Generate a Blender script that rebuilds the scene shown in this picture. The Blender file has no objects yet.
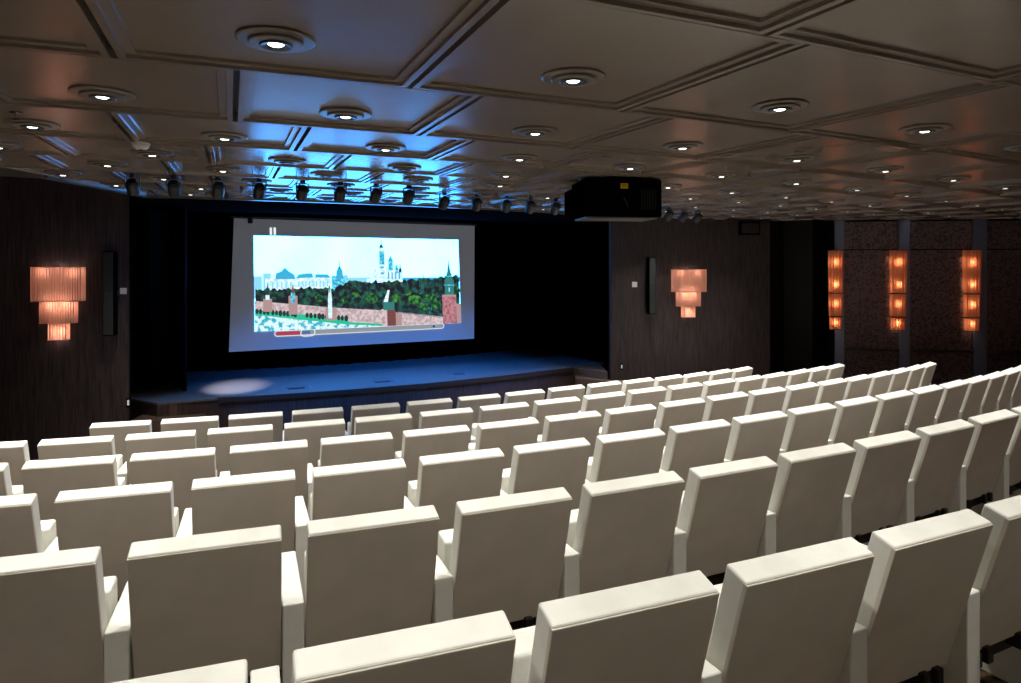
import bpy, bmesh, math, random
from mathutils import Vector, Matrix

random.seed(7)
sc = bpy.context.scene
C = sc.collection
pi = math.pi

# ---------------------------------------------------------------- camera
CAMZ = 2.6                      # floor in front of the stage is z = 0
cd = bpy.data.cameras.new('camera')
cam = bpy.data.objects.new('camera', cd); C.objects.link(cam)
cam.location = (0, 0, CAMZ); cam.rotation_euler = (pi/2, 0, 0)
cd.sensor_width = 36; cd.lens = 36*683/1021
cd.shift_y = -(341.5-267.3)/1021
cd.clip_start = .02
sc.camera = cam

# ---------------------------------------------------------------- world, exposure
w = bpy.data.worlds.new('world'); sc.world = w; w.use_nodes = True
w.node_tree.nodes['Background'].inputs[0].default_value = (.6, .55, .5, 1)
w.node_tree.nodes['Background'].inputs[1].default_value = 0.0
sc.view_settings.view_transform = 'Standard'
try: sc.view_settings.look = 'None'
except Exception: pass
sc.view_settings.exposure = 0.0
sc.view_settings.gamma = 1.0
sc.view_settings.use_curve_mapping = False
sc.cycles.sample_clamp_indirect = 4
sc.cycles.max_bounces = 10
sc.cycles.diffuse_bounces = 5
sc.cycles.use_denoising = True

DOWN_W = 122.0                   # watts of one ceiling downlight
SCREEN_GAIN = 1.0
SEAT_ROUGH = .5

# ---------------------------------------------------------------- materials
def mat(name, color, rough=.5, metal=0., spec=.5, coat=0.):
    m = bpy.data.materials.new(name); m.use_nodes = True
    b = m.node_tree.nodes['Principled BSDF']
    b.inputs['Base Color'].default_value = (*color, 1)
    b.inputs['Roughness'].default_value = rough
    b.inputs['Metallic'].default_value = metal
    b.inputs['Specular IOR Level'].default_value = spec
    b.inputs['Coat Weight'].default_value = coat
    return m
def emis(name, color, strength=1.):
    m = mat(name, (0, 0, 0), 1., 0, 0)
    b = m.node_tree.nodes['Principled BSDF']
    b.inputs['Emission Color'].default_value = (*color, 1)
    b.inputs['Emission Strength'].default_value = strength
    return m
def noise_col(m, c1, c2, scale=(1, 1, 1), detail=4, nscale=5., lo=.35, hi=.65, bump=0., coords='Object', target='Base Color'):
    nt = m.node_tree; b = nt.nodes['Principled BSDF']
    tc = nt.nodes.new('ShaderNodeTexCoord'); mp = nt.nodes.new('ShaderNodeMapping')
    mp.inputs['Scale'].default_value = scale
    n = nt.nodes.new('ShaderNodeTexNoise'); n.inputs['Scale'].default_value = nscale; n.inputs['Detail'].default_value = detail
    r = nt.nodes.new('ShaderNodeValToRGB')
    r.color_ramp.elements[0].position = lo; r.color_ramp.elements[1].position = hi
    r.color_ramp.elements[0].color = (*c1, 1); r.color_ramp.elements[1].color = (*c2, 1)
    nt.links.new(tc.outputs[coords], mp.inputs[0]); nt.links.new(mp.outputs[0], n.inputs['Vector'])
    nt.links.new(n.outputs[0], r.inputs[0]); nt.links.new(r.outputs[0], b.inputs[target])
    if bump:
        bp = nt.nodes.new('ShaderNodeBump'); bp.inputs['Strength'].default_value = bump; bp.inputs['Distance'].default_value = .01
        nt.links.new(n.outputs[0], bp.inputs['Height']); nt.links.new(bp.outputs[0], b.inputs['Normal'])
    return m

M_white = noise_col(mat('white_leather', (.8, .8, .75), SEAT_ROUGH, spec=.35), (.76, .75, .68), (.82, .81, .74), nscale=9, detail=3, bump=.12)
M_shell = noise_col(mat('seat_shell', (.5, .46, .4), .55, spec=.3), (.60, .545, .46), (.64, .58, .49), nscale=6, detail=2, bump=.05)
M_seatdark = mat('seat_mechanism', (.03, .025, .02), .5, .6)
M_ceil = noise_col(mat('ceiling_lacquer', (.16, .13, .10), .23, spec=.38), (.205, .160, .126), (.222, .174, .138), nscale=2.0)
M_fascia = mat('ceiling_trim', (.09, .075, .06), .35)
M_ceildark = mat('ceiling_dark', (.012, .012, .014), .6)
M_stageceil = mat('stage_ceiling', (.004, .004, .005), .9, spec=.0)
M_wood = mat('dark_wood', (.06, .04, .035), .5, spec=.4)
noise_col(M_wood, (.008, .005, .006), (.048, .032, .033), scale=(9, 9, .55), nscale=5, detail=9, lo=.3, hi=.72, bump=.15)
M_stagefront = mat('stage_front_wood', (.06, .03, .025), .5)
noise_col(M_stagefront, (.03, .016, .014), (.10, .055, .048), scale=(9, 9, .6), nscale=5, detail=8, lo=.3, hi=.7)
M_stagetop = noise_col(mat('stage_floor', (.12, .13, .16), .55), (.10, .11, .13), (.14, .15, .18), nscale=20, detail=5)
M_edge = mat('stage_edge', (.03, .02, .018), .4)
M_step = noise_col(mat('step_carpet', (.22, .13, .08), .8), (.09, .055, .04), (.14, .085, .055), nscale=30)
M_black = mat('black_velvet', (.001, .001, .0014), .95, spec=.0)
M_bluelit = mat('bluelit_velvet', (.004, .006, .03), .8, spec=.2)  # black curtain; the blue light it catches is put into the colour
M_blackwall = mat('black_wall', (.002, .002, .002), .9, spec=.05)
M_brownwall = mat('brown_lacquer', (.006, .005, .0045), .5, spec=.2)
M_metalblack = mat('black_metal', (.01, .01, .011), .42, .2)
M_casing = mat('black_casing', (.0015, .0015, .002), 1., spec=.0)
M_grille = mat('speaker_grille', (.012, .016, .015), .6)
M_chrome = mat('chrome', (.6, .6, .6), .2, 1.)
M_plastic = mat('white_plastic', (.6, .58, .55), .4)
M_steel = mat('pilaster_metal_blue_glow', (.22, .27, .42), .35, .4)  # blue tint stands in for the screen's reflection in the metal
M_yellow = mat('yellow_sticker', (.85, .55, .02), .5)
M_rail = mat('handrail_wood', (.03, .018, .014), .3, coat=.4)
M_bead = mat('light_ring', (.15, .12, .095), .3)
M_ringdark = mat('light_baffle', (.008, .012, .016), .3)
M_carpet = mat('carpet', (.05, .03, .02), .95, spec=.1)
noise_col(M_carpet, (.012, .008, .006), (.10, .06, .035), nscale=14, detail=6, lo=.44, hi=.56)
M_wallpaper = mat('damask_panel', (.10, .07, .06), .5)
def wallpaper():
    nt = M_wallpaper.node_tree; b = nt.nodes['Principled BSDF']
    tc = nt.nodes.new('ShaderNodeTexCoord')
    n = nt.nodes.new('ShaderNodeTexNoise'); n.inputs['Scale'].default_value = 19; n.inputs['Detail'].default_value = 3; n.inputs['Distortion'].default_value = 2.5
    v = nt.nodes.new('ShaderNodeTexWave'); v.wave_type = 'RINGS'; v.inputs['Scale'].default_value = 4.2
    v.inputs['Distortion'].default_value = 14; v.inputs['Detail'].default_value = 3; v.inputs['Detail Scale'].default_value = 2.2
    r = nt.nodes.new('ShaderNodeValToRGB')
    r.color_ramp.elements[0].position = .25; r.color_ramp.elements[1].position = .5
    r.color_ramp.elements[0].color = (.055, .035, .042, 1); r.color_ramp.elements[1].color = (.16, .108, .118, 1)
    nt.links.new(tc.outputs['Object'], v.inputs['Vector']); nt.links.new(tc.outputs['Object'], n.inputs['Vector'])
    mx = nt.nodes.new('ShaderNodeMath'); mx.operation = 'MULTIPLY_ADD'; mx.inputs[1].default_value = .55
    nt.links.new(v.outputs['Fac'], mx.inputs[0]); 
    m2 = nt.nodes.new('ShaderNodeMath'); m2.operation = 'MULTIPLY'; m2.inputs[1].default_value = .45
    nt.links.new(n.outputs[0], m2.inputs[0]); nt.links.new(m2.outputs[0], mx.inputs[2])
    nt.links.new(mx.outputs[0], r.inputs[0]); nt.links.new(r.outputs[0], b.inputs['Base Color'])
    bp = nt.nodes.new('ShaderNodeBump'); bp.inputs['Strength'].default_value = .4; bp.inputs['Distance'].default_value = .01
    nt.links.new(mx.outputs[0], bp.inputs['Height']); nt.links.new(bp.outputs[0], b.inputs['Normal'])
wallpaper()
def shade_mat(name, col, trans):
    m = bpy.data.materials.new(name); m.use_nodes = True; nt = m.node_tree
    nt.nodes.remove(nt.nodes['Principled BSDF']); out = nt.nodes['Material Output']
    d = nt.nodes.new('ShaderNodeBsdfDiffuse'); t = nt.nodes.new('ShaderNodeBsdfTranslucent'); mx = nt.nodes.new('ShaderNodeMixShader')
    d.inputs[0].default_value = (*col, 1); t.inputs[0].default_value = (*trans, 1); mx.inputs[0].default_value = .5
    nt.links.new(d.outputs[0], mx.inputs[1]); nt.links.new(t.outputs[0], mx.inputs[2]); nt.links.new(mx.outputs[0], out.inputs[0])
    return m
M_shade = shade_mat('pleated_pink_silk', (.62, .36, .28), (.80, .46, .36))
M_shadered = shade_mat('pleated_amber_silk', (.50, .22, .15), (.95, .42, .24))
M_bulb = emis('bulb', (1, .62, .35), 6)
M_lens = emis('downlight_lens', (1, .97, .9), 6)
M_lensoff = mat('downlight_lens_off', (.2, .2, .2), .2)

# ---------------------------------------------------------------- object helpers
def obj(name, bm, m, parent=None, smooth=False):
    me = bpy.data.meshes.new(name)
    bmesh.ops.recalc_face_normals(bm, faces=bm.faces)
    bm.to_mesh(me); bm.free()
    for mm in (m if isinstance(m, (list, tuple)) else [m]): me.materials.append(mm)
    if smooth:
        for p in me.polygons: p.use_smooth = True
    o = bpy.data.objects.new(name, me); C.objects.link(o)
    if parent: o.parent = parent
    return o
def struct(name, bm, m, smooth=False):
    o = obj(name, bm, m, None, smooth); o['kind'] = 'structure'; return o
def tag(o, label, cat, group=None):
    o['label'] = label; o['category'] = cat
    if group: o['group'] = group
    return o
def thing(name, label, cat, loc=(0, 0, 0), rotz=0, group=None):
    o = bpy.data.objects.new(name, None); C.objects.link(o); o.empty_display_size = .1
    o.location = loc; o.rotation_euler = (0, 0, rotz)
    return tag(o, label, cat, group)
def copy_tree(o, parent=None):
    c = o.copy(); C.objects.link(c); c.parent = parent
    for ch in list(o.children): copy_tree(ch, c)
    return c
def box(bm, x0, x1, y0, y1, z0, z1, bevel=0., seg=2, M=None):
    r = bmesh.ops.create_cube(bm, size=1.)
    vs = r['verts']
    for v in vs: v.co = Vector(((x0+x1)/2+v.co.x*(x1-x0), (y0+y1)/2+v.co.y*(y1-y0), (z0+z1)/2+v.co.z*(z1-z0)))
    if bevel:
        es = list({e for v in vs for e in v.link_edges})
        g = bmesh.ops.bevel(bm, geom=es, offset=bevel, segments=seg, profile=.5, affect='EDGES')
        vs = list({v for f in g['faces'] for v in f.verts} | {v for v in vs if v.is_valid})
    if M is not None:
        for v in vs: v.co = M @ v.co
    return vs
def prism(bm, pts, z0, z1):
    """pts: plan polygon, extruded from z0 to z1"""
    a = [bm.verts.new((x, y, z0)) for x, y in pts]; b = [bm.verts.new((x, y, z1)) for x, y in pts]
    n = len(pts)
    bm.faces.new(a[::-1]); bm.faces.new(b)
    for i in range(n): bm.faces.new((a[i], a[(i+1) % n], b[(i+1) % n], b[i]))
def cyl(bm, p0, p1, r0, r1=None, n=16, cap=True):
    r1 = r0 if r1 is None else r1
    p0 = Vector(p0); p1 = Vector(p1); d = (p1-p0).normalized()
    a = d.orthogonal().normalized(); b = d.cross(a)
    A = [bm.verts.new(p0+(a*math.cos(2*pi*i/n)+b*math.sin(2*pi*i/n))*r0) for i in range(n)]
    B = [bm.verts.new(p1+(a*math.cos(2*pi*i/n)+b*math.sin(2*pi*i/n))*r1) for i in range(n)]
    for i in range(n): bm.faces.new((A[i], A[(i+1) % n], B[(i+1) % n], B[i]))
    if cap: bm.faces.new(A[::-1]); bm.faces.new(B)
def lathe(bm, prof, n=40):
    """prof: (r, z) list from top to bottom about the z axis"""
    rings = []
    for r, z in prof:
        if r < 1e-5: rings.append([bm.verts.new((0, 0, z))]*n)
        else: rings.append([bm.verts.new((r*math.cos(2*pi*i/n), r*math.sin(2*pi*i/n), z)) for i in range(n)])
    for a, b in zip(rings, rings[1:]):
        for i in range(n):
            j = (i+1) % n
            f = [a[i], a[j], b[j], b[i]]; u = []
            for v in f:
                if v not in u: u.append(v)
            if len(u) > 2:
                try: bm.faces.new(u)
                except ValueError: pass
def wall_path(name, pts, z0, z1, th, m, kind=True):
    """a wall of thickness th behind (to the left of) a plan polyline"""
    bm = bmesh.new()
    pts = [Vector(p) for p in pts]; off = []
    for i, p in enumerate(pts):
        d = (pts[min(i+1, len(pts)-1)]-pts[max(i-1, 0)]).normalized()
        off.append(p+Vector((-d.y, d.x))*th)
    for i in range(len(pts)-1):
        prism(bm, [pts[i], pts[i+1], off[i+1], off[i]], z0, z1)
    return struct(name, bm, m) if kind else obj(name, bm, m)
ONES = ['first', 'second', 'third', 'fourth', 'fifth', 'sixth', 'seventh', 'eighth', 'ninth', 'tenth', 'eleventh', 'twelfth', 'thirteenth', 'fourteenth', 'fifteenth', 'sixteenth', 'seventeenth', 'eighteenth', 'nineteenth', 'twentieth']
def from_left(i, n):
    if i == 0: return 'leftmost'
    if i == n-1: return 'rightmost'
    if i <= n//2: return ONES[i]+' from the left'
    return ONES[n-1-i]+' from the right'
def px(p):                       # where a point would show, only used to word labels
    return 510.5+683*p[0]/p[1], 267.3-683*(p[2]-CAMZ)/p[1]

# ---------------------------------------------------------------- geometry of the hall
CX, CY = -9.783, 26.686          # centre of the seating and stage arcs
def P(R, t): return (CX+R*math.sin(t), CY-R*math.cos(t))
ROWS = [(20.458, 1.6377, .2848, 0, 14), (21.7175, 1.4994, .2829, -1, 16), (22.957, 1.3718, .2968, -1, 17),
        (24.23, 1.2363, .3207, -1, 16), (25.502, 1.1004, .3437, -1, 9), (26.75, .9676, .3646, -1, 4), (28.02, .835, .30, -2, 9)]  # the last row is unseen, added behind the camera to bounce light
SEAT_H = .95; PITCH = .66
H = CAMZ+.95                     # ceiling panels
floors = [CAMZ-D-SEAT_H for _, D, _, _, _ in ROWS]
# floor: flat front, then one carpeted tier a row
bm = bmesh.new()
edges = [ROWS[0][0]-1.05]+[(ROWS[i][0]+.2) for i in range(7)]+[31.5]
levels = floors+[floors[6]+.133]
def drop(t): return 1.0*max(0., t-.55)**1.4      # the floor falls gently towards the right end of the rows
def sector(bm, R0, R1, t0, t1, z0, z1, n=60):
    for i in range(n):
        a = t0+(t1-t0)*i/n; b = t0+(t1-t0)*(i+1)/n
        A = [bm.verts.new((*P(R, t), z)) for z in (0, 1) for R, t in ((R1, a), (R1, b), (R0, b), (R0, a))]
        for i_, v in enumerate(A): v.co.z = z0 if i_ < 4 else z1-drop(a if i_ % 4 in (0, 3) else b)
        bm.faces.new(A[3::-1]); bm.faces.new(A[4:])
        for q in range(4): bm.faces.new((A[q], A[(q+1) % 4], A[4+(q+1) % 4], A[4+q]))
prism(bm, [(-9, -6), (14, -6), (14, 22), (-9, 22)], -.6, -.4)
fl = struct('floor', bm, M_carpet)
bm = bmesh.new()
for i, z in enumerate(levels):
    sector(bm, edges[i] if i else 16.0, edges[i+1], -.02, 1.05, -.42, z)
struct('floor_tiers', bm, M_carpet)

# ---------------------------------------------------------------- ceiling panels
KX, KY = -16.5, 40.4             # centre of the ceiling's panel arcs
def K(R, t): return Vector((KX+R*math.sin(t), KY-R*math.cos(t)))
bounds = [46.4, 44.7, 43.05, 41.49, 40.09, 38.84, 37.80, 36.83, 35.9, 35.05, 34.25, 33.5, 32.75, 32.0, 31.3, 30.6, 29.9, 29.2, 28.5, 27.8]
phase = {0: (.44, .041), 1: (.42, .040), 2: (.4556, .0382), 3: (.3921, .0358), 4: (.3706, .0343), 5: (.3547, .0318), 6: (.3417, .0293),
         7: (.4128, .0272), 8: (.4475, .0262), 9: (.4038, .0258)}
for k in range(10, 19): phase[k] = (.42+.0127*(k % 2)+.003*k, .0256)
BD = {3: (.4095, .0318, .0014), 4: (.3883, .0310, .0006), 5: (.3696, .0308, 0), 6: (.3531, .0297, 0)}
def cell(k, j):                  # angles of the two ends of panel j in row k
    if k not in BD:
        s, st = phase[k]; return s+(j-.5)*st, s+(j+.5)*st
    a, b, q = BD[k]
    def bd(n):
        if n < 0: return a+n*(.034 if k == 3 else .033 if k == 4 else b)
        m = min(n, 7); return a+b*m+q*m*m+(n-m)*(b+2*q*m)
    return bd(j-1), bd(j)
def clip(poly, p, n):
    out = []
    for i in range(len(poly)):
        a, b = poly[i], poly[(i+1) % len(poly)]
        da, db = (a-p).dot(n), (b-p).dot(n)
        if da >= 0: out.append(a)
        if (da >= 0) != (db >= 0): out.append(a+(b-a)*(da/(da-db)))
    return out
RC = 18.25
def ceil_clip(poly):
    c = sum(poly, Vector((0, 0)))/len(poly)
    C0 = Vector((CX, CY)); d = (c-C0)
    u = d.normalized()
    poly = clip(poly, C0+u*(RC+.02), u)
    if c.y > 6.3 and poly: poly = clip(poly, Vector((-4.84, 7)), Vector((1, 0)))
    # back of the visible right wall
    if poly: poly = clip(poly, Vector((6.56, 13.88)), Vector((-.13, -.991)))
    if poly: poly = clip(poly, Vector((11.3, 0)), Vector((-1, 0)))
    return poly
def inset(poly, d):
    n = len(poly); out = []
    for i in range(n):
        p0, p1, p2 = poly[i-1], poly[i], poly[(i+1) % n]
        e1 = (p1-p0); e2 = (p2-p1)
        if e1.length < 1e-4 or e2.length < 1e-4: return None
        e1.normalize(); e2.normalize()
        n1 = Vector((-e1.y, e1.x)); n2 = Vector((-e2.y, e2.x))
        s = n1+n2
        if s.length < .2: return None
        s = s/(s.dot(n1)); out.append(p1+s*d)
    return out
def inset_w(poly, ds):
    n = len(poly); out = []
    for i in range(n):
        p0, p1, p2 = poly[i-1], poly[i], poly[(i+1) % n]
        e1 = (p1-p0); e2 = (p2-p1)
        if e1.length < 1e-4 or e2.length < 1e-4: return None
        e1.normalize(); e2.normalize()
        n1 = Vector((-e1.y, e1.x)); n2 = Vector((-e2.y, e2.x)); d1 = ds[i-1]; d2 = ds[i]
        det = n1.x*n2.y-n1.y*n2.x
        if abs(det) < .05: out.append(p1+n1*max(d1, d2)); continue
        out.append(p1+Vector(((d1*n2.y-d2*n1.y)/det, (n1.x*d2-n2.x*d1)/det)))
    return out
LFIT = {3: (40.54, .3921, .0358), 4: (39.22, .3706, .0343), 5: (38.11, .3547, .0318), 6: (37.14, .3417, .0293)}
def LR(k, j, c):
    """centre of the downlight in a panel (a little off the middle of the wide panels)"""
    if k not in LFIT: return c
    R, s, st = LFIT[k]
    return K(R, s+j*st)*.996
def area(poly): return .5*sum(poly[i].x*poly[(i+1) % len(poly)].y-poly[(i+1) % len(poly)].x*poly[i].y for i in range(len(poly)))
bm = bmesh.new(); lights = []
def ring(bm, a, za, b, zb, mi=0):
    n = len(a)
    A = [bm.verts.new((v.x, v.y, za)) for v in a]; B = [bm.verts.new((v.x, v.y, zb)) for v in b]
    for i in range(n):
        f = bm.faces.new((A[i], A[(i+1) % n], B[(i+1) % n], B[i])); f.material_index = mi
for k in range(len(bounds)-1):
    Ro, Ri = bounds[k], bounds[k+1]; s, st = phase[k]
    for j in range(-14, 26):
        ta, tb = cell(k, j); t = (ta+tb)/2
        c = K((Ro+Ri)/2, t)
        if c.y < -5.5 or c.x < -7.2 or c.y > 16 or c.x > 11.6 or c.x < -7+0*c.y: continue
        q = [K(Ro, ta), K(Ro, tb), K(Ri, tb), K(Ri, ta)]
        if area(q) < 0: q = q[::-1]
        full = area(q)
        q = ceil_clip(q)
        if len(q) < 3 or area(q) < .12*full: continue
        tdir = (q[1]-q[0]).normalized() if len(q) > 1 else None
        tan = Vector((math.cos(t), math.sin(t)))
        def R_(ea, eb):
            return inset_w(q, [ea if abs((q[(i+1) % len(q)]-q[i]).normalized().dot(tan)) > .7 else eb for i in range(len(q))])
        rings = [R_(.003, .015), R_(.028, .048), R_(.030, .050), R_(.072, .092), R_(.075, .095)]
        if any(r is None or area(r) < .02 for r in rings): continue
        # coffer: black gap, flat rib, step up, ledge, step up, flat plate
        ring(bm, rings[0], H+.06, rings[0], H)
        ring(bm, rings[0], H, rings[1], H)
        h1, h2 = (.016, .030) if k < 6 else (.010, .020)
        ring(bm, rings[1], H, rings[2], H+h1)
        ring(bm, rings[2], H+h1, rings[3], H+h1)
        ring(bm, rings[3], H+h1, rings[4], H+h2)
        A = [bm.verts.new((v.x, v.y, H+h2)) for v in rings[4]]
        bm.faces.new(A)
        if area(q) > .7*full: lights.append((k, j, LR(k, j, c)))
me_o = struct('ceiling', bm, [M_ceil])
# backing above the panels (seen only in the slots), its outline, the plain ceiling over the stage
bm = bmesh.new()
arc = [P(RC, t) for t in [.27+.0215*i for i in range(25)]]
arc = [p for p in arc if p[0] > -4.8 and p[1] < 13.3]
outline = [(-7.4, -6.2), (11.6, -6.2), (11.6, 13.3), (6.56, 13.95), (5.0, 13.75)]+arc[::-1]+[(-4.86, arc[0][1]), (-4.86, 7.16), (-5.2, 6.98), (-7.4, 6.1)]
prism(bm, outline, H+.06, H+.12)
struct('ceiling_backing', bm, M_ceildark)
bm = bmesh.new()
edge = [(-7.4, 6.06), (-5.2, 6.95), (-4.88, 7.13), (-4.88, arc[0][1]-.05)]+arc
for a, b in zip(edge, edge[1:]):
    a = Vector(a); b = Vector(b); d = (b-a).normalized(); n = Vector((d.y, -d.x))
    prism(bm, [a+n*.05, b+n*.05, b-n*.03, a-n*.03], H-.02, H+.12)
struct('trim_1', bm, M_fascia)
bm = bmesh.new()
for i in range(40):
    a = .2+.7*i/40; b = .2+.7*(i+1)/40
    prism(bm, [P(RC-.05, a), P(RC-.05, b), P(15.35, b), P(15.35, a)], H+.02, H+.07)
struct('ceiling_stage', bm, M_stageceil)
bm = bmesh.new()
prism(bm, [(-9.5, 3.5), (11.8, 3.5), (11.8, 22), (-9.5, 22)], H+.55, H+.62)
struct('ceiling_upper', bm, M_ceildark)

# ---------------------------------------------------------------- downlights
def make_downlight(lit):
    r = bpy.data.objects.new('ceiling_downlight', None); C.objects.link(r); r.empty_display_size = .05
    b = bmesh.new(); lathe(b, [(.158, 0), (.163, -.004), (.163, -.010), (.156, -.014), (.11, -.014)], 40); obj('outer_ring', b, M_bead, r)
    b = bmesh.new(); lathe(b, [(.11, -.012), (.114, -.014), (.114, -.024), (.108, -.028), (.068, -.028)], 40); obj('inner_ring', b, M_bead, r)
    b = bmesh.new(); lathe(b, [(.068, -.02), (.070, -.032), (.064, -.037), (.048, -.034), (.036, -.026), (.032, -.026)], 32); obj('baffle', b, M_ringdark, r)
    b = bmesh.new(); lathe(b, [(.034, -.026), (.024, -.032), (.0, -.034)], 24); obj('lens', b, M_lens if lit else M_lensoff, r)
    return r
proto_on = make_downlight(True); proto_off = make_downlight(False)
spot = bpy.data.lights.new('downlight_spot', 'SPOT'); spot.energy = DOWN_W; spot.spot_size = math.radians(92); spot.spot_blend = .9
spot.color = (1., .96, .89); spot.shadow_soft_size = .03
used = {True: False, False: False}
vis = {}
for k, j, c in lights:
    vis.setdefault(k, []).append((c, j))
rown = ['topmost row', 'second nearest row', 'third row', 'fourth row', 'fifth row', 'sixth row', 'seventh row', 'eighth row', 'ninth row', 'tenth row', 'eleventh row', 'twelfth row', 'thirteenth row', 'fourteenth row', 'fifteenth row', 'sixteenth row']
first_vis = None; lamps = []
off_set = set()
for k in sorted(vis):
    L = sorted(vis[k], key=lambda a: a[0].x)
    seen = [c for c, j in L if c.y > 1 and 0 < px((c.x, c.y, H))[0] < 1021 and px((c.x, c.y, H))[1] > 0]
    if seen and first_vis is None: first_vis = k
    for c, j in L:
        dist = math.hypot(c.x, c.y)
        lit = not (k >= 6 and c.x < -.2 and px((c.x, c.y, H))[0] > 250 and c.y > 5) and not (k > 9 and (j+k) % 3 == 0)
        pr = proto_on if lit else proto_off
        o = pr if not used[lit] else copy_tree(pr)
        used[lit] = True
        o.location = (c.x, c.y, H+(.030 if k < 6 else .020)); o.rotation_euler = (0, 0, .4)
        rn = rown[k-first_vis] if first_vis is not None else 'row behind'
        if c in seen:
            i = seen.index(c)
            tag(o, '%s round ceiling downlight, %s in the %s of panels' % ('lit' if lit else 'unlit', from_left(i, len(seen)), rn), 'ceiling light', 'round stepped downlights in the ceiling panels')
        else:
            tag(o, 'round stepped ceiling downlight outside the picture', 'ceiling light', 'round stepped downlights outside the picture')  # unseen fixtures, added only for the light they bring
        if lit and c.y < 12.7 and not (c.x > 5 and 13.9-.13*(c.x-6.56)-c.y < 2.6):
            lamps.append(o)

for o in lamps:
    s = bpy.data.objects.new('lamp', spot); C.objects.link(s); s.parent = o; s.location = (0, 0, -.045)

# ---------------------------------------------------------------- cinema seats
TILT = math.atan2(.18, .625)
def make_seat(two_arms):
    r = bpy.data.objects.new('cinema_seat', None); C.objects.link(r); r.empty_display_size = .1
    # the back leans: its rear top edge is at (0, 0, .95)
    M = Matrix.Translation((0, 0, SEAT_H)) @ Matrix.Rotation(TILT, 4, 'X')
    b = bmesh.new(); box(b, -.278, .278, .001, .098, -.655, .002, .010, 3, M)
    obj('backrest', b, M_white, r)
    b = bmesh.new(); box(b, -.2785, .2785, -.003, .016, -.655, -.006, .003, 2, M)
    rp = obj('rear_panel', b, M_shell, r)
    # folded-up seat cushion
    M2 = Matrix.Translation((0, .40, .50)) @ Matrix.Rotation(.12, 4, 'X')
    b = bmesh.new(); box(b, -.262, .262, -.065, .065, -.21, .215, .014, 3, M2)
    obj('seat_cushion', b, M_white, r)
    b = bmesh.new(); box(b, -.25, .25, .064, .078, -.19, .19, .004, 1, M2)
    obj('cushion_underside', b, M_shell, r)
    b = bmesh.new()
    box(b, -.285, .285, .21, .30, .24, .30, .006, 1); box(b, -.285, .285, .30, .46, .255, .285, .004, 1)
    for sx in (-.2, -.12, .12, .2): box(b, sx-.02, sx+.02, .15, .22, .27, .335, .004, 1)
    obj('seat_frame', b, M_seatdark, r)
    for sx in ((-1, 1) if two_arms else (-1,)):
        b = bmesh.new(); box(b, sx*.33-.044, sx*.33+.044, .10, .665, 0, .632, .007, 3)
        a = obj('armrest', b, M_white, r)
    return r
seat_a = make_seat(False); seat_b = make_seat(True)
used_s = {0: False, 1: False}
ROWNAME = ['front row nearest the stage', 'second row from the stage', 'third row from the stage', 'fourth row from the stage', 'fifth row from the stage', 'nearest row at the bottom', 'unseen bounce row added behind the camera']
for ri, (R, D, s, j0, j1) in enumerate(ROWS):
    n = j1-j0+1
    for j in range(j0, j1+1):
        t = s+j*PITCH/R
        last = 1 if (j == j1) else 0
        pr = seat_b if last else seat_a
        o = pr if not used_s[last] else copy_tree(pr)
        used_s[last] = True
        x, y = P(R, t)
        o.location = (x, y, floors[ri]-drop(t)); o.rotation_euler = (0, 0, t)
        tag(o, 'white cinema seat, %s in the %s' % (from_left(j-j0, n), ROWNAME[ri]), 'cinema seat', 'white cinema seats in the '+ROWNAME[ri])

# ---------------------------------------------------------------- stage
DS = CAMZ-2.0
stage_front = [P(17.05, .318+(.700-.318)*i/24) for i in range(25)]
stage_back = [(2.3, 14.6), (.8, 16.2)]+[P(14.0, .86-(.86-.2)*i/16) for i in range(17)]+[(-7.6, 11.5), (-5.2, 10.05)]
bm = bmesh.new()
prism(bm, stage_front+stage_back, 0, DS-.03)
struct('stage', bm, M_stagefront)
bm = bmesh.new()
outer = [P(17.09, .316+(.702-.316)*i/24) for i in range(25)]
prism(bm, outer+stage_back, DS-.03, DS)
struct('stage_floor', bm, M_stagetop)
bm = bmesh.new()
for a, b in zip(outer, outer[1:]):
    a = Vector(a); b = Vector(b); d = (b-a).normalized(); n = Vector((d.y, -d.x))
    prism(bm, [a+n*.02, b+n*.02, b-n*.03, a-n*.03], DS-.07, DS+.006)
struct('trim_2', bm, M_edge)
# side steps beside the stage
def steps(name, pts_hi, pts_lo, zhi, zlo, label):
    t = thing(name, label, 'steps', (0, 0, 0), 0)
    b = bmesh.new(); prism(b, pts_hi, 0.0, zhi); obj('upper_step', b, M_step, t)
    b = bmesh.new(); prism(b, pts_lo, 0.0, zlo); obj('lower_step', b, M_step, t)
    return t
a0 = P(17.0, .316)
steps('stage_steps', [(-5.05, 10.12), (a0[0]-.03, a0[1]+.02), (a0[0]-.03, a0[1]+.5), (-5.2, 10.7)],
      [(-5.45, 9.75), (-4.62, 10.0), (-4.58, 10.3), (-5.05, 10.12), (-5.5, 10.2)], DS-.02, DS-.2,
      'low carpeted steps at the left end of the stage')
a1 = P(17.05, .703)
steps('stage_steps', [(a1[0]+.02, a1[1]+.02), (1.86, 13.1), (1.86, 14.2), (1.2, 14.2)],
      [(a1[0]+.03, a1[1]-.4), (2.2, 12.8), (2.3, 13.08), (1.92, 13.1), (a1[0]+.05, a1[1]-.02)], DS-.01, DS-.16,
      'low carpeted steps at the right end of the stage beside the wood wall')
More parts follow.
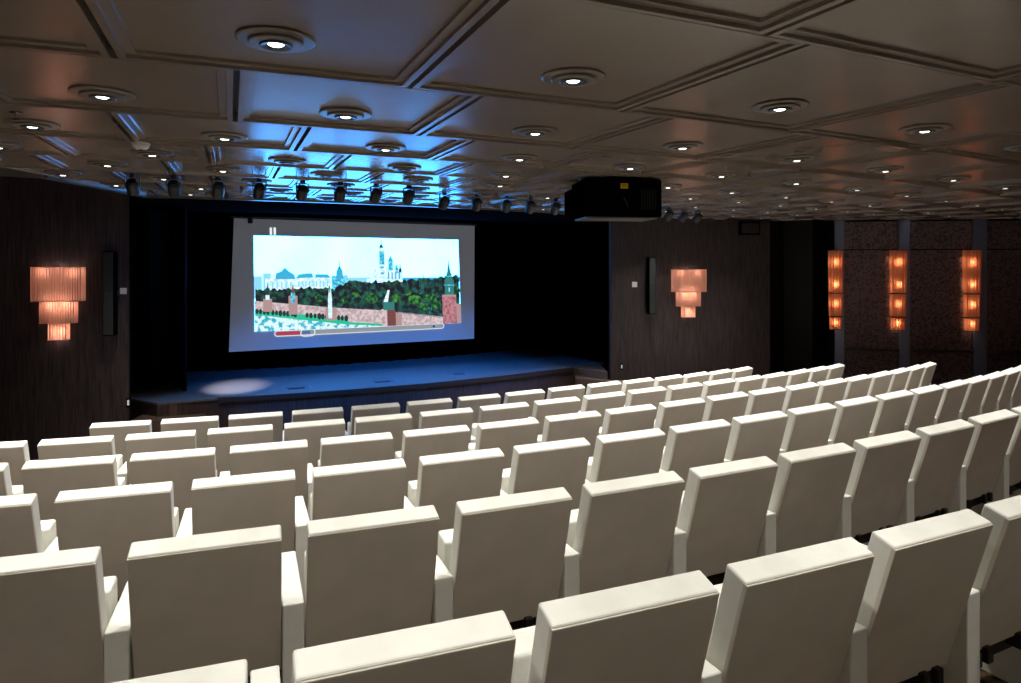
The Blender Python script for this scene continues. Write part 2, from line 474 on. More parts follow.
# floor boxes let into the stage
def stage_hatch(x, y, rz, label, big=1.):
    t = thing('floor_hatch', label, 'floor box', (x, y, DS), rz, 'floor boxes in the stage')
    b = bmesh.new()
    for x0, x1, y0, y1 in ((-.26, .26, -.17, -.15), (-.26, .26, .15, .17), (-.26, -.24, -.15, .15), (.24, .26, -.15, .15)):
        box(b, x0*big, x1*big, y0*big, y1*big, 0, .006)
    obj('frame', b, M_steel, t)
    b = bmesh.new(); box(b, -.2*big, .12*big, -.1*big, .1*big, 0, .012, .003, 1); obj('lid', b, M_edge, t)
def stg(pxx, pyy):
    y = 2.0*683/(pyy-267.3); return ((pxx-510.5)*y/683, y)
for (a, b_, lab) in ((298, 388, 'dark floor box with pale frame, leftmost on the stage'), (384, 381.5, 'dark floor box with pale frame, in the middle of the stage'),
                     (460, 374, 'dark floor box, rightmost on the stage')):
    x, y = stg(a, b_); stage_hatch(x, y, .45, lab, .8 if a != 460 else .6)

# black drapes round the stage
def drape(name, pts, z0, z1, m, amp, lam, label=None):
    bm = bmesh.new(); fine = []
    for a, b in zip(pts, pts[1:]):
        a = Vector(a); b = Vector(b); n = max(2, int((b-a).length/(lam/8)))
        for i in range(n): fine.append(a.lerp(b, i/n))
    fine.append(Vector(pts[-1])); s = 0; out = []
    for i, p in enumerate(fine):
        if i: s += (p-fine[i-1]).length
        d = (fine[min(i+1, len(fine)-1)]-fine[max(i-1, 0)]).normalized()
        nn = Vector((-d.y, d.x))*math.sin(2*pi*s/lam)*amp
        out.append(p+nn)
    A = [bm.verts.new((p.x, p.y, z0)) for p in out]; B = [bm.verts.new((p.x, p.y, z1)) for p in out]
    for i in range(len(out)-1): bm.faces.new((A[i], A[i+1], B[i+1], B[i]))
    o = obj(name, bm, m, None, True)
    sd = o.modifiers.new('thickness', 'SOLIDIFY'); sd.thickness = .01
    if label: tag(o, label, 'curtain')
    return o
drape('stage_curtain', [(-5.9, 12.0)]+[P(14.1, .24+(.84-.24)*i/20) for i in range(21)], DS+.01, H+.3, M_black, .05, .3, 'black velvet curtain hanging across the back of the stage')
drape('stage_curtain', [(.72, 16.6), (2.12, 13.95)], DS+.01, H+.3, M_black, .04, .28, 'black velvet wing curtain at the right side of the stage, beside the wood wall')
drape('stage_curtain', [(-5.75, 11.7), (-5.22, 10.98)], DS+.01, H+.3, M_bluelit, .03, .22, 'narrow black wing curtain with blue light painted in at the left side of the stage')
# valance above the screen
bm = bmesh.new()
for i in range(24):
    a = .30+.5*i/24; b = .30+.5*(i+1)/24
    prism(bm, [P(15.42, a), P(15.42, b), P(15.34, b), P(15.34, a)], 3.505, H+.3)
struct('trim_3', bm, M_black)

# ---------------------------------------------------------------- projection screen
def unpx(x, y, Y): return Vector(((x-510.5)*Y/683, Y, CAMZ+(267.3-y)*Y/683))
BL = unpx(229, 352, 12.3); BR = unpx(474, 338, 14.6); TL = unpx(234, 218.3, 12.52)
U = (BR-BL); U.z = 0; WID = U.length; U.normalize()
V0 = (TL-BL); V = (V0-U*V0.dot(U)); HEI = V.length; V.normalize(); N = U.cross(V).normalized()
if N.y > 0: N = -N
LEAN = V0.dot(U)/HEI
org = BL
scr = thing('projection_screen', 'large grey projection screen above the stage showing a city view with towers and trees', 'screen', (org.x, org.y, DS), 0)
def S(u, v, d=0.):               # u, v in metres on the screen, d in front of it
    return org+U*(u+LEAN*v)+V*v+N*d-Vector((org.x, org.y, DS))
M_fabric = mat('screen_fabric', (.4, .4, .42), .8)
M_fabric.node_tree.nodes['Principled BSDF'].inputs['Emission Color'].default_value = (.9, .95, 1.0, 1)
M_fabric.node_tree.nodes['Principled BSDF'].inputs['Emission Strength'].default_value = .045
def slab(bm, q, d0, d1):
    A = [bm.verts.new(S(u, v, d0)) for u, v in q]; B = [bm.verts.new(S(u, v, d1)) for u, v in q]
    n = len(q); bm.faces.new(A); bm.faces.new(B)
    for i in range(n): bm.faces.new((A[i], A[(i+1) % n], B[(i+1) % n], B[i]))
bm = bmesh.new(); slab(bm, [(0, 0), (WID, 0), (WID, HEI), (0, HEI)], -.02, 0)
obj('screen_fabric', bm, M_fabric, scr)
bm = bmesh.new(); cyl(bm, S(-.05, HEI+.05, -.02), S(WID+.05, HEI+.05, -.02), .045); obj('top_roller', bm, M_metalblack, scr)
bm = bmesh.new()
for u in (.28,):
    p = S(u, HEI, .03); box(bm, p.x-.04, p.x+.04, p.y-.03, p.y+.02, p.z-.09, p.z+.02, .006, 1)
obj('screen_clip', bm, M_metalblack, scr)
# the projected picture. (x, y) below are measured on the picture: x 0..205 across, y 0..98 down at its left edge
def pic_uv(x, y):
    Xp = 256+x; 
    f = x/205.
    top = 235+7*f; bot = 333-7.7*f
    v = (y-top)/(bot-top)
    # perspective-correct position along the screen
    tx = (Xp-510.5)/683; 
    u = (tx*org.y-org.x)/(U.x-tx*U.y)
    return u, 1-v
u0 = pic_uv(-1, 240)[0]; u1 = pic_uv(205.3, 260)[0]
V0p, V1p = HEI*.142, HEI*.872
def Q(X, Y):
    """photo-measured point of the picture -> metres on the screen"""
    u, v = pic_uv(X-256, Y)
    vv = min(max(V0p+v*(V1p-V0p), V0p), V1p)
    return (min(max(u, u0), u1)-LEAN*vv+LEANC, vv)
LEANC = 0.
pics = []
def col(name, c, k=1.):
    m = emis('picture_'+name, c, k*SCREEN_GAIN); pics.append(m); return len(pics)-1
c_sky = col('sky', (.8, 6.3, 20.)); c_blue = col('pale_blue', (.30, .75, 1.0)); c_white = col('white', (.85, 1.05, 1.1)); c_dblue = col('roof_blue', (.06, .45, .75))
c_tree = col('tree', (.02, .05, .045)); c_wall = col('pink_wall', (.62, .48, .50)); c_dark = col('dark', (.03, .045, .05)); c_green = col('green', (.03, .55, .32))
c_road = col('road', (.35, .85, 1.0)); c_brick = col('brick', (.45, .16, .19)); c_brick2 = col('brick_dark', (.20, .07, .07)); c_spire = col('spire', (.04, .22, .20)); c_cyan = col('cyan', (.05, .65, .95)); c_stone = col('stone', (.45, .30, .30)); c_grass = col('light_green', (.12, .45, .06))
def noisy(mi, ca, cb, scale, lo, hi, det=4):
    m = pics[mi]; noise_col(m, ca, cb, nscale=scale, detail=det, lo=lo, hi=hi, target='Emission Color')
noisy(c_tree, (.018, .018, .026), (.03, .20, .13), 9, .45, .75, 6)
noisy(c_sky, (.78, 5.9, 18.6), (.90, 6.8, 21.), 1.2, .4, .6)
noisy(c_road, (.03, .45, .65), (.75, 1.0, 1.0), 12, .42, .52, 5)
noisy(c_white, (.45, .85, 1.0), (.95, 1.1, 1.1), 22, .4, .6)
noisy(c_wall, (.42, .32, .34), (.75, .6, .62), 16, .35, .6)
noisy(c_brick, (.3, .10, .13), (.55, .25, .28), 18, .35, .6)
noisy(c_grass, (.012, .05, .035), (.10, .42, .06), 14, .45, .7)
noisy(c_cyan, (.03, .35, .6), (.2, .85, 1.0), 20, .4, .6)
pb = bmesh.new(); layer = [0.002]
def poly(pts, mi):
    layer[0] += .00012
    vs = [bv for bv in (pb.verts.new(S(*Q(x, y), layer[0])) for x, y in pts)]
    f = pb.faces.new(vs); f.material_index = mi
def rect(x0, y0, x1, y1, mi): poly([(x0, y0), (x1, y0), (x1, y1), (x0, y1)], mi)
poly([(255, 230), (462, 230), (462, 345), (255, 345)], c_sky)
# far pale buildings
rect(255, 277, 263, 300, c_blue); rect(264, 274, 272, 300, c_blue); rect(266, 279, 297, 305, c_white)
poly([(276, 280), (277, 274), (282, 272), (286, 268), (290, 272), (295, 275), (297, 280)], c_dblue)
rect(297, 278, 332, 305, c_white); poly([(297, 279), (300, 275), (313, 274), (315, 278.5)], c_dblue); poly([(316, 278.5), (317, 275), (329, 275.5), (332, 279)], c_dblue)
for i in range(9): rect(299+i*3.6, 282, 300.4+i*3.6, 288, c_blue)
for i in range(6): rect(268+i*4.6, 283, 269.6+i*4.6, 290, c_blue)
rect(333, 277, 349, 300, c_cyan); poly([(337, 280), (338, 272), (341, 266), (344, 272), (345, 280)], c_dblue); rect(340.4, 262, 341.2, 270, c_dark); rect(346, 276, 348, 285, c_blue)
rect(349, 279, 372, 286, c_blue)
for x, y0 in ((370, 274), (377, 269)): poly([(x-2, 286), (x-1.6, y0+3), (x, y0), (x+1.6, y0+3), (x+2, 286)], c_white)
rect(380, 265, 387.5, 286, c_white); rect(381, 252, 386.5, 266, c_cyan); rect(381.6, 248, 386, 253, c_white); poly([(381, 249), (383.5, 244), (386, 249)], c_dark); rect(383.2, 241, 383.9, 246, c_dark)
for y in (255, 260, 268, 274): rect(382.3, y, 385.6, y+2, c_dblue)
rect(388, 270, 404, 286, c_white); rect(390, 262, 395, 272, c_cyan); poly([(389.5, 263), (392.5, 257), (395.5, 263)], c_dblue); rect(397, 267, 400, 275, c_cyan); poly([(400.5, 274), (402, 264), (403.5, 274)], c_dark)
for i in range(4): rect(389.5+i*3.6, 274, 390.8+i*3.6, 281, c_dblue)
poly([(424, 282), (425, 275), (426, 282)], c_cyan); rect(404, 279.5, 462, 284, c_dblue)
# tree belt
tr = [(255, 294)]
rng = random.Random(3)
def skyline(x):
    if x < 335: return 291-(x-255)*.03
    if x < 350: return 291-(x-335)*.55
    if x < 400: return 282.5+.02*(x-350)
    return 283-(x-400)*.075
x = 256.
while x < 462: tr.append((x, skyline(x)+rng.uniform(-2, 1.5))); x += 2.2
tr += [(462, 278), (462, 330), (255, 318)]
# built as strips so every piece stays convex
top = tr[1:-3]
for (xa, ya), (xb, yb) in zip(top, top[1:]): poly([(xa, ya), (xb, yb), (xb, 328), (xa, 328)], c_tree)
for cx, cy, r in ((398, 300, 6), (409, 295, 4), (416, 302, 8), (428, 298, 5), (424, 309, 6), (437, 307, 6), (433, 300, 5), (458, 293, 5), (344, 302, 5), (320, 300, 5), (372, 300, 7), (356, 297, 5)):
    poly([(cx+r*math.cos(a*pi/5)*rng.uniform(.7, 1.1), cy+r*.8*math.sin(a*pi/5)*rng.uniform(.7, 1.1)) for a in range(10)], c_grass)
# long wall with battlements
poly([(255, 302), (300, 306), (331, 309), (331, 324), (255, 313)], c_wall)
poly([(331, 309), (387, 312.5), (388, 330), (331, 324)], c_wall)
poly([(398, 315), (445, 320), (445, 333), (398, 333)], c_wall)
for i in range(22): rect(399+i*2.1, 314+i*.22, 400+i*2.1, 317+i*.22, c_wall)
poly([(255, 311), (345, 320), (350, 324), (402, 327), (402, 330), (345, 330), (255, 320)], c_green)
poly([(255, 316), (345, 326), (385, 329), (385, 345), (255, 345)], c_road)
for i in range(24):
    x = 257+i*3.9+rng.uniform(-.6, .6); y = 312.5+(x-257)*.085; r = 1.6+rng.uniform(0, .8)
    if 300 < x < 304: continue
    poly([(x+r*.9*math.cos(a*pi/4), y+1.5*r*math.sin(a*pi/4)) for a in range(8)], c_dark)
# towers on the wall
def tower(x, w, yt, ym, yb, cb, cs):
    rect(x-w, ym, x+w, yb, cb); poly([(x-w*.75, ym), (x-w*.25, (yt+ym)/2), (x, yt), (x+w*.25, (yt+ym)/2), (x+w*.75, ym)], cs)
tower(268, 4.5, 284, 300, 313, c_stone, c_dark); rect(266, 296, 270, 301, c_white)
tower(293.5, 4.5, 285, 297, 316, c_stone, c_brick2); rect(291.5, 294, 295.5, 304, c_cyan)
rect(326, 309, 337, 322, c_stone); rect(328.5, 300, 332.5, 320, c_white); poly([(328.5, 300), (330, 288), (331.5, 287.5), (332.5, 300)], c_white); rect(330, 287, 330.8, 294, c_dark)
rect(382, 311, 387.5, 328, c_wall); rect(387.5, 312, 396, 328, c_brick2); poly([(396, 314), (402, 316), (402, 328), (396, 328)], c_stone); rect(384, 303, 395, 312, c_spire); poly([(384, 304), (388.5, 292), (390.5, 292), (388.5, 304)], c_white); poly([(388.5, 304), (390.5, 292), (393, 304)], c_dark)
rect(443, 297, 457, 328, c_brick); rect(457, 306, 464, 328, c_stone); rect(446, 282, 455, 297, c_spire); poly([(446.5, 283), (449, 272), (450.4, 262), (451.8, 272), (454.5, 283)], c_spire); rect(447, 278, 454, 279.2, c_cyan); rect(445.5, 287, 455.5, 288.2, c_cyan); rect(449.6, 290, 451, 294, c_blue)
rect(443, 297, 457, 299, c_stone)
obj('projected_picture', pb, pics, scr)
# player marks: pause sign and the progress bar
def uvq(x, y):                   # like Q but not limited to the picture
    u, v = pic_uv(x-256, y); v = V0p+v*(V1p-V0p); return (u-LEAN*v+LEANC, v)
M_ui = emis('picture_ui_white', (.85, .9, .92)); M_red = emis('picture_ui_red', (.45, .05, .09)); M_uigrey = emis('picture_ui_grey', (.28, .32, .34))
bm = bmesh.new()
for xa in (271.3, 275.2): slab(bm, [uvq(xa, 227), uvq(xa+2.2, 227), uvq(xa+2.2, 234.5), uvq(xa, 234.5)], .003, .008)
obj('pause_symbol', bm, M_ui, scr)
bm = bmesh.new()
def capsule(bm, xa, ya, xb, yb, r, d0, d1, hole=0.):
    a = Vector(uvq(xa, ya)); b = Vector(uvq(xb, yb)); d = (b-a).normalized(); n = Vector((-d.y, d.x))
    def outl(r):
        o = []
        for i in range(9): th = pi/2+pi*i/8; o.append(a+(d*math.cos(th)+n*math.sin(th))*r)
        for i in range(9): th = -pi/2+pi*i/8; o.append(b+(d*math.cos(th)+n*math.sin(th))*r)
        return o
    o = outl(r)
    if not hole: slab(bm, [(p.x, p.y) for p in o], d0, d1); return
    q = outl(r-hole); m = len(o)
    for i in range(m):
        k = (i+1) % m; slab(bm, [tuple(o[i]), tuple(o[k]), tuple(q[k]), tuple(q[i])], d0, d1)
capsule(bm, 277.5, 335.2, 442, 328.2, .055, .006, .012, .013)
pbar = obj('progress_bar', bm, M_ui, scr)
bm = bmesh.new(); capsule(bm, 312, 333.9, 441, 328.3, .034, .006, .010); obj('bar_track', bm, M_uigrey, scr)
bm = bmesh.new(); capsule(bm, 278, 335.2, 300, 334.4, .034, .007, .013); obj('bar_elapsed', bm, M_red, scr)
bm = bmesh.new(); capsule(bm, 304.5, 334.3, 311.5, 333.9, .075, .012, .017, .016); obj('bar_knob', bm, M_ui, scr)
bm = bmesh.new(); capsule(bm, 433.8, 328.6, 434.2, 328.6, .022, .012, .016); obj('bar_marker', bm, M_edge, scr)

# ---------------------------------------------------------------- walls
LW0, LW1 = (-7.4, 8.33), (-5.02, 9.02)
wall_path('wall_left', [LW0, LW1], -.4, H+.5, .03, M_wood)
wall_path('wall_left_return', [(-5.008, 9.016), (-5.28, 9.4)], -.4, H+.5, .02, M_blackwall)
wall_path('wall_recess_left', [(-5.3, 9.45), (-6.1, 10.6), (-6.0, 12.2)], -.4, H+.5, .1, M_blackwall)
RW0, RW1 = (1.93, 13.16), (5.19, 13.66)
wall_path('wall_front_right', [RW0, RW1], -.4, H+.03, .12, M_wood)
wall_path('wall_recess_right', [(5.2, 13.68), (5.35, 14.6), (6.0, 15.0), (6.5, 14.7), (6.54, 13.98)], -.4, H+.5, .1, M_brownwall)
RA, RB = Vector((6.56, 13.9)), Vector((11.3, 13.28))
wall_path('wall_right', [RA, RB], -.4, H+.05, .12, M_blackwall)
wd = (RB-RA).normalized(); wn = Vector((wd.y, -wd.x))
if wn.y > 0: wn = -wn
def atx(pxx):                    # distance along the right wall where image column pxx falls
    t = (pxx-510.5)/683
    return (t*RA.y-RA.x)/(wd.x-t*wd.y)
def wbox(bm, s0, s1, d0, d1, z0, z1):
    prism(bm, [RA+wd*s0+wn*d0, RA+wd*s1+wn*d0, RA+wd*s1+wn*d1, RA+wd*s0+wn*d1], z0, z1)
# wall surfaces that close the room out of view
wall_path('wall_side', [(11.3, 13.28), (11.3, -6)], -.4, H+.05, .1, M_brownwall)
wall_path('wall_rear', [(11.3, -6), (-7.3, -6)], -.4, H+.5, .1, M_brownwall)
wall_path('wall_far_left', [(-7.3, -6), (-7.3, 8.4)], -.4, H+.5, .1, M_wood)
pan = [(843.5, 897), (909, 971), (986, 1046)]
for i, (a, b) in enumerate(pan):
    s0, s1 = atx(a), atx(b)
    for nm, z0, z1, lab in (('wall_panel', -.3, 2.945, 'tall'), ('wall_panel', 2.965, H-.03, 'short upper')):
        bm = bmesh.new(); wbox(bm, s0, s1, 0, .03, z0, z1)
        o = obj(nm, bm, M_wallpaper)
        tag(o, '%s dark patterned wall panel, %s' % (lab, ['between the left and middle tall wall lamps', 'between the middle and right tall wall lamps', 'right of the rightmost tall wall lamp'][i]), 'wall panel', 'patterned panels on the right wall')
strips = [(834, 843.2, 'left', False), (898, 908.6, 'middle', False), (972, 985.4, 'right', True)]
for a, b, lab, _ in strips:
    bm = bmesh.new(); wbox(bm, atx(a), atx(b), 0, .055, -.4, H-.005)
    o = obj('pilaster', bm, M_steel); tag(o, 'narrow grey metal pilaster behind the %s tall wall lamp' % lab, 'pilaster', 'metal pilasters on the right wall')
# handrails along the panels
for i, (a, b) in enumerate([(844.5, 895), (910, 969), (987, 1044)]):
    s0, s1 = atx(a), atx(b); zc = CAMZ-83.6*13.6/683
    p0 = RA+wd*s0+wn*.09; p1 = RA+wd*s1+wn*.09
    t = thing('handrail', 'dark round handrail %s' % ['under the leftmost patterned panel', 'between the middle and right pilasters', 'right of the right pilaster'][i], 'handrail', (p0.x, p0.y, zc), 0, 'handrails on the right wall')
    q1 = p1-p0; q = Vector((q1.x, q1.y, 0))
    bm = bmesh.new(); cyl(bm, (0, 0, 0), q, .026, n=14); obj('rail', bm, M_rail, t, True)
    bm = bmesh.new(); cyl(bm, q-q.normalized()*.02, q+q.normalized()*.035, .036, .032, n=16); obj('end_knob', bm, M_rail, t, True)
    for f in (.08, .9):
        bm = bmesh.new(); c = q*f; cyl(bm, c, c-Vector((wn.x, wn.y, 0))*.055, .012, n=10); obj('bracket', bm, M_metalblack, t)

# ---------------------------------------------------------------- wall lamps
def pleats(bm, w, d, z0, z1, n, amp, taper=1.):
    """three-sided pleated fabric shade, open at top and bottom; wall at y=0, front at y=-d"""
    path = []
    per = 2*d+w
    for i in range(n*2+1):
        s = per*i/(2*n); a = amp*(1 if i % 2 else -1)+random.uniform(-.3, .3)*amp
        if s < d: p, nn = Vector((-w/2, -s)), Vector((-1, 0))
        elif s < d+w: p, nn = Vector((-w/2+s-d, -d)), Vector((0, -1))
        else: p, nn = Vector((w/2, -(per-s))), Vector((1, 0))
        path.append(p+nn*a)
    A = [bm.verts.new((p.x*taper, p.y*taper, z0)) for p in path]; B = [bm.verts.new((p.x, p.y, z1)) for p in path]
    for i in range(len(path)-1): bm.faces.new((A[i], A[i+1], B[i+1], B[i]))
def hem(bm, w, d, z, h=.008):
    e = .006; a = w/2
    prism(bm, [(-a-e, 0), (-a-e, -d-e), (a+e, -d-e), (a+e, 0), (a-e, 0), (a-e, -d+e), (-a+e, -d+e), (-a+e, 0)][::-1], z-h/2, z+h/2)
def pt_light(parent, loc, e, color, r=.03):
    L = bpy.data.lights.new('bulb_light', 'POINT'); L.energy = e; L.color = color; L.shadow_soft_size = r
    o = bpy.data.objects.new('bulb_light', L); C.objects.link(o); o.parent = parent; o.location = loc
def tier_lamp(loc, rz, label, e=2.2, ws=1.):
    t = thing('tiered_wall_lamp', label, 'wall lamp', loc, rz, 'tiered wall lamps with pink pleated shades')
    bm = bmesh.new(); box(bm, -.07, .07, -.02, 0, -.75, .0, .004, 1); obj('back_plate', bm, M_chrome, t)
    bm = bmesh.new(); cyl(bm, (0, -.07, -.85), (0, -.07, .03), .008, n=8); obj('stem', bm, M_chrome, t)
    pt_light(t, (0, -.07, .0), e*.22, (1, .74, .66), .04); pt_light(t, (0, -.06, -.925), e*.1, (1, .74, .66), .03)
    for w, d, z0, z1, n in ((.62, .15, -.43, 0, 30), (.43, .125, -.71, -.435, 22), (.235, .10, -.925, -.715, 13)):
        bm = bmesh.new(); wb = w; w = w*ws; pleats(bm, w, d, z0, z1, n, .009)
        s = obj('lamp_shade', bm, M_shade, t)
        for zh in (z0, z1):
            bm = bmesh.new(); hem(bm, w, d, zh); obj('hem', bm, M_shade, s)
        w = wb
        zc = (z0+z1)/2
        bm = bmesh.new(); bmesh.ops.create_icosphere(bm, subdivisions=2, radius=.018, matrix=Matrix.Translation((0, -.075, zc))); obj('bulb', bm, M_bulb, t)
        for sx in ((-.17, .17) if w > .5 else (-.09, .09) if w > .3 else (0,)):
            pt_light(t, (sx, -d*.5, (z1-.03 if w > .3 else zc) if w < .5 else -.055), e*(.42 if w > .5 else .62 if w > .3 else 1.1), (1, .70, .54), .035)
LWd = (Vector(LW1)-Vector(LW0)).normalized(); LWn = Vector((LWd.y, -LWd.x))
def on_left(pxx, off=0.):
    t = (pxx-510.5)/683; s = (t*LW0[1]-LW0[0])/(LWd.x-t*LWd.y)
    return Vector(LW0)+LWd*s+LWn*off
RWd = (Vector(RW1)-Vector(RW0)).normalized(); RWn = Vector((RWd.y, -RWd.x))
def on_right(pxx, off=0.):
    t = (pxx-510.5)/683; s = (t*RW0[1]-RW0[0])/(RWd.x-t*RWd.y)
    return Vector(RW0)+RWd*s+RWn*off
p = on_left(60.5, .001); tier_lamp((p.x, p.y, CAMZ+.0), math.atan2(LWd.y, LWd.x), 'pink pleated three-tier wall lamp on the dark wood wall at the left', 2.2, .91)
p = on_right(687, .001); tier_lamp((p.x, p.y, CAMZ-.045), math.atan2(RWd.y, RWd.x), 'pink pleated three-tier wall lamp on the dark wood wall right of the stage', 2.2, 1.06)
def tall_lamp(pxc, label, wt=.29, e=4.2):
    s = atx(pxc); p = RA+wd*s+wn*.056
    t = thing('tall_wall_lamp', label, 'wall lamp', (p.x, p.y, 0), math.atan2(wd.y, wd.x), 'tall amber pleated wall lamps')
    ztop = CAMZ+(267.3-250.3)*13.75/683
    bm = bmesh.new(); box(bm, -.05, .05, -.02, 0, ztop-1.5, ztop, .004, 1); obj('back_plate', bm, M_metalblack, t)
    z = ztop
    for w, d, h, nb in ((wt, .12, .87, 2), (wt*.93, .11, .47, 1), (wt*.80, .095, .27, 1)):
        bm = bmesh.new(); pleats(bm, w, d, z-h+.012, z, 10, .014, .94)
        sh = obj('lamp_shade', bm, M_shadered, t)
        bm = bmesh.new(); hem(bm, w*.94, d*.94, z-h+.012, .012); obj('hem', bm, M_edge, sh)
        bm = bmesh.new(); hem(bm, w, d, z, .01); obj('hem', bm, M_edge, sh)
        for b in range(nb):
            zz = z-h*(.28+.5*b) if nb == 2 else z-h*.42
            for sx in ((-1, 1) if w > .3 else (0,)):
                bm = bmesh.new(); bmesh.ops.create_icosphere(bm, subdivisions=2, radius=.016, matrix=Matrix.Translation((sx*.06, -d*.5, zz))); obj('bulb', bm, M_bulb, t)
                pt_light(t, (sx*.06, -d*.6, zz), e*.5*(1 if w > .3 else .8), (1, .58, .34), .03)
        z -= h
tall_lamp(833.8, 'tall amber pleated wall lamp, leftmost of the three on the right wall', .25)
tall_lamp(895.8, 'tall amber pleated wall lamp, middle of the three on the right wall')
tall_lamp(969, 'tall amber pleated wall lamp, rightmost of the three on the right wall')

# ---------------------------------------------------------------- loudspeakers, plates and small fittings on the walls
def column_speaker(loc, rz, h, w, label, yaw=.0):
    t = thing('wall_speaker', label, 'loudspeaker', loc, rz, 'column loudspeakers beside the stage')
    bm = bmesh.new(); box(bm, -w/2, w/2, -.22, -.07, 0, h, .012, 2); obj('cabinet', bm, M_casing, t)
    bm = bmesh.new(); box(bm, -w/2+.012, w/2-.012, -.232, -.218, .015, h-.015, .004, 1); obj('grille', bm, M_grille, t)
    bm = bmesh.new(); box(bm, -.03, .03, -.08, 0, h*.42, h*.55, .004, 1); box(bm, -.075, .075, -.1, -.06, h*.47, h*.53, .004, 1); obj('bracket', bm, M_metalblack, t)
    bm = bmesh.new(); box(bm, -.035, .035, -.236, -.230, h*.50, h*.515, .001, 1); obj('badge', bm, M_chrome, t)
p = on_left(114.5, .002); Yl = p.y
column_speaker((p.x, p.y, CAMZ-(334.5-267.3)*Yl/683), .2, 83*Yl/683, .135, 'tall black column loudspeaker on the left wood wall')
p = on_right(648.5, .002); Yr = p.y
column_speaker((p.x, p.y, CAMZ-(313.5-267.3)*Yr/683), .15, 56*Yr/683, .14, 'black column loudspeaker on the wood wall right of the stage')
def plate(p, z, rz, s, label):
    t = thing('wall_control', label, 'wall control', (p.x, p.y, z), rz, 'white wall controls beside the loudspeakers')
    bm = bmesh.new(); box(bm, -s/2, s/2, -.014, 0, -s/2, s/2, .003, 1); obj('plate', bm, M_plastic, t)
    bm = bmesh.new(); box(bm, -s*.18, s*.18, -.02, -.013, -s*.22, s*.22, .002, 1); obj('button', bm, M_plastic, t)
p = on_left(123.5, .002); plate(p, CAMZ-(291-267.3)*p.y/683, .28, .08, 'small white wall control right of the left loudspeaker')
p = on_right(634.5, .002); plate(p, CAMZ-(284.5-267.3)*p.y/683, .15, .10, 'small white wall control left of the right loudspeaker')
def stair_light(p, z, rz, label):
    t = thing('step_light', label, 'wall light', (p.x, p.y, z), rz, 'tiny white step lights low on the walls')
    bm = bmesh.new(); box(bm, -.025, .025, -.012, 0, -.06, .06, .003, 1); obj('housing', bm, M_casing, t)
    bm = bmesh.new(); box(bm, -.012, .012, -.018, -.010, -.035, .035, .003, 1); obj('lens', bm, emis('step_light_lens', (.8, .9, .8), .5), t)
p = on_left(128.5, .002); stair_light(p, CAMZ-(402.5-267.3)*p.y/683, .28, 'tiny white step light low on the left wood wall')
p = on_right(621.5, .002); stair_light(p, CAMZ-(366.5-267.3)*p.y/683, .15, 'tiny white step light low on the right wood wall')
# dark box high on the right wood wall
p = on_right(748, .001); t = thing('exit_sign', 'small dark unlit box sign high on the right wood wall', 'sign', (p.x, p.y, CAMZ+(267.3-228.5)*p.y/683), .15)
bm = bmesh.new(); box(bm, -.21, .21, -.09, -.0, -.13, .13, .01, 2); obj('housing', bm, M_casing, t)
bm = bmesh.new(); box(bm, -.18, .18, -.098, -.088, -.10, .10, .004, 1); obj('face', bm, mat('dark_red_face', (.008, .002, .002), .5), t)

# ---------------------------------------------------------------- projector in its black housing
PX, PY = 1.16, 7.55
t = thing('projector', 'big black projector housing hanging from the ceiling with a yellow sticker', 'projector', (PX, PY, H), .15)
bm = bmesh.new(); box(bm, -.43, .43, -.28, .28, -.41, -.012, .012, 2); obj('housing', bm, M_casing, t)
bm = bmesh.new(); box(bm, -.50, -.428, .05, .34, -.41, -.09, .012, 2); obj('lens_hood', bm, M_casing, t)
bm = bmesh.new(); box(bm, -.40, .40, -.24, .25, -.425, -.408, .004, 1); obj('base_plate', bm, M_fascia, t)
bm = bmesh.new(); box(bm, -.03, .05, -.286, -.279, -.11, -.055, .001, 1); stk = obj('warning_sticker', bm, M_yellow, t)
bm = bmesh.new(); 
for y in (-.095, -.083, -.071): box(bm, -.022, .042, -.288, -.2855, y, y+.004)
obj('sticker_print', bm, M_edge, stk)
bm = bmesh.new()
for sx in (-.3, .3): cyl(bm, (sx, 0, -.02), (sx, 0, 0), .03, n=12)
obj('ceiling_mount', bm, M_metalblack, t)
bm = bmesh.new(); cyl(bm, (.0, -.28, -.2), (.03, -.295, -.26), .006, n=8); cyl(bm, (.03, -.295, -.26), (.05, -.285, -.31), .006, n=8); obj('cable', bm, M_grille, t)
bm = bmesh.new()
for i in range(6): box(bm, .2+.03*i, .215+.03*i, -.288, -.279, -.33, -.12)
obj('vent', bm, M_metalblack, t)

# ---------------------------------------------------------------- stage lamps along the edge of the ceiling
def make_stagelamp():
    r = bpy.data.objects.new('stage_lamp', None); C.objects.link(r); r.empty_display_size = .05
    b = bmesh.new(); cyl(b, (0, 0, -.03), (0, 0, .02), .035, n=16); obj('base', b, M_metalblack, r)
    b = bmesh.new(); box(b, -.085, -.075, -.015, .015, -.14, -.02); box(b, .075, .085, -.015, .015, -.14, -.02); box(b, -.085, .085, -.015, .015, -.03, -.02); y = obj('yoke', b, M_metalblack, r)
    R = Matrix.Translation((0, 0, -.13)) @ Matrix.Rotation(.75, 4, 'X')
    b = bmesh.new(); cyl(b, R @ Vector((0, 0, .08)), R @ Vector((0, 0, .05)), .05, .07, n=20); cyl(b, R @ Vector((0, 0, .05)), R @ Vector((0, 0, -.10)), .072, .072, n=20); obj('lamp_head', b, M_metalblack, r, False)
    b = bmesh.new(); cyl(b, R @ Vector((0, 0, -.095)), R @ Vector((0, 0, -.103)), .062, n=20); obj('lens', b, mat('blue_lens', (.02, .05, .25), .15), r)
    return r
sl = make_stagelamp(); first = True
xs = [132, 173, 219, 260, 303, 340, 376, 409, 445, 477, 506, 531, 556, 655, 669, 684, 698]
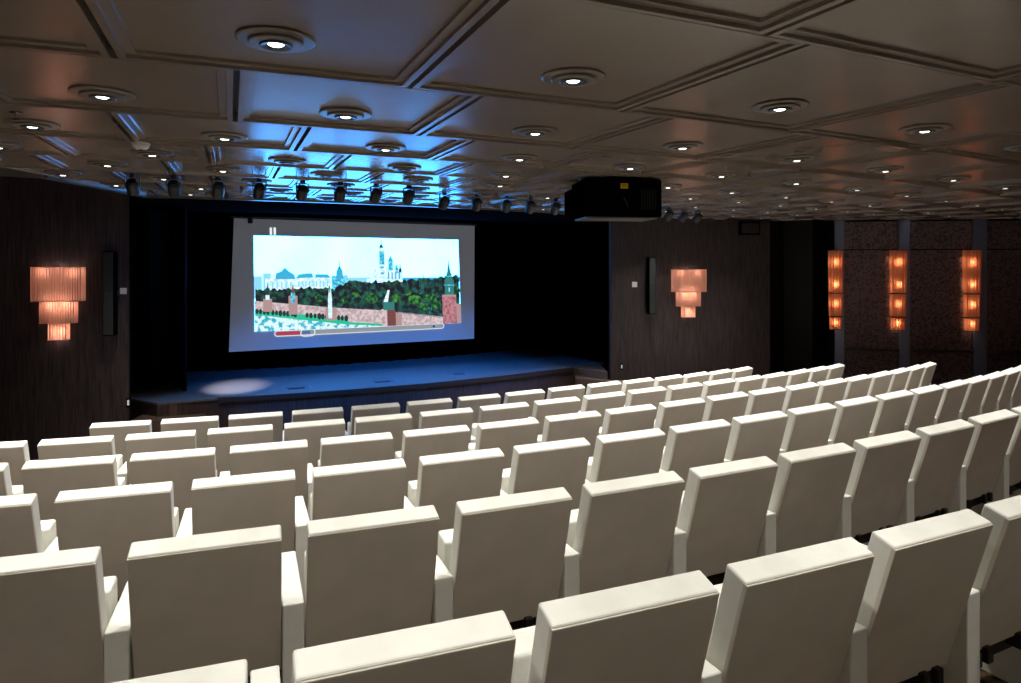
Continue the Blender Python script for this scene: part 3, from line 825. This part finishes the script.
for i, xx in enumerate(xs):
    # point of the lamp arc seen in that direction
    RL = 20.0 if xx > 420 else 20.5
    best = min(((abs(510.5+683*P(RL, .2+.001*k)[0]/P(RL, .2+.001*k)[1]-xx), .2+.001*k) for k in range(650)))
    q = P(RL, best[1])
    o = sl if first else copy_tree(sl); first = False
    o.location = (q[0], q[1], H+.0); o.rotation_euler = (0, 0, best[1]+random.uniform(-.3, .3)); o.scale = (.85, .85, .85)
    tag(o, 'small black stage lamp on the ceiling edge, %s' % from_left(i, len(xs)), 'stage lamp', 'black stage lamps along the ceiling edge')
def aim(name, typ, loc, target, energy, color, size, blend=.5, parent=None, r=.03):
    L = bpy.data.lights.new(name, typ); L.energy = energy; L.color = color; L.spot_size = math.radians(size); L.spot_blend = blend; L.shadow_soft_size = r
    o = bpy.data.objects.new(name, L); C.objects.link(o); o.location = loc
    o.rotation_euler = (Vector(target)-Vector(loc)).to_track_quat('-Z', 'Y').to_euler(); return o
# the warm pool of light on the stage and the blue wash, thrown by the stage lamps
aim('stage_spot', 'SPOT', (-4.0, 8.4, H-.3), (-4.58, 11.38, DS), 2600, (1, .86, .80), 17, 1.)
for a in (.38, .46, .54, .62):
    q = P(19.8, a); g = P(16.0, a)
    aim('stage_wash', 'SPOT', (q[0], q[1], H-.32), (g[0], g[1], DS), 800, (.01, .24, 1.), 42, 1.)

aim('stage_wash', 'SPOT', (-1.9, 8.1, H-.3), (-5.0, 9.0, 2.6), 60, (.02, .10, 1.), 28, 1.)

# ---------------------------------------------------------------- detectors on the ceiling
def at_ceiling(x, y, drop=0.):
    Y = (.95-drop)*683/(267.3-y); return ((x-510.5)*Y/683, Y)
def detector(x, y, r, label, name, cat):
    q = at_ceiling(x, y, .03)
    t = thing(name, label, cat, (q[0], q[1], H), 0)
    bm = bmesh.new(); lathe(bm, [(r, 0), (r, -.012), (r*.92, -.018), (r*.9, -.03), (r*.6, -.048), (0, -.052)], 28); obj('body', bm, M_plastic, t, False)
    bm = bmesh.new(); lathe(bm, [(r*.25, -.045), (r*.25, -.056), (0, -.058)], 16); obj('sensor', bm, M_ringdark, t)
detector(141, 147, .062, 'round white smoke detector on the ceiling at the left', 'smoke_detector', 'smoke detector')
for x, y, lab in ((16, 112, 'small metal sprinkler on the ceiling at the far left'), (749, 172, 'small metal sprinkler on the ceiling above the right wood wall'), (968, 202, 'tiny metal sprinkler on the ceiling near the rightmost tall wall lamp')):
    q = at_ceiling(x, y)
    t = thing('sprinkler', lab, 'sprinkler', (q[0], q[1], H), 0, 'sprinklers on the ceiling')
    bm = bmesh.new(); lathe(bm, [(.035, 0), (.034, -.006), (.012, -.008), (0, -.008)], 20); obj('escutcheon', bm, M_chrome, t)
    bm = bmesh.new(); lathe(bm, [(.009, -.005), (.009, -.04), (.022, -.042), (.022, -.046), (0, -.048)], 14); obj('head', bm, M_chrome, t)
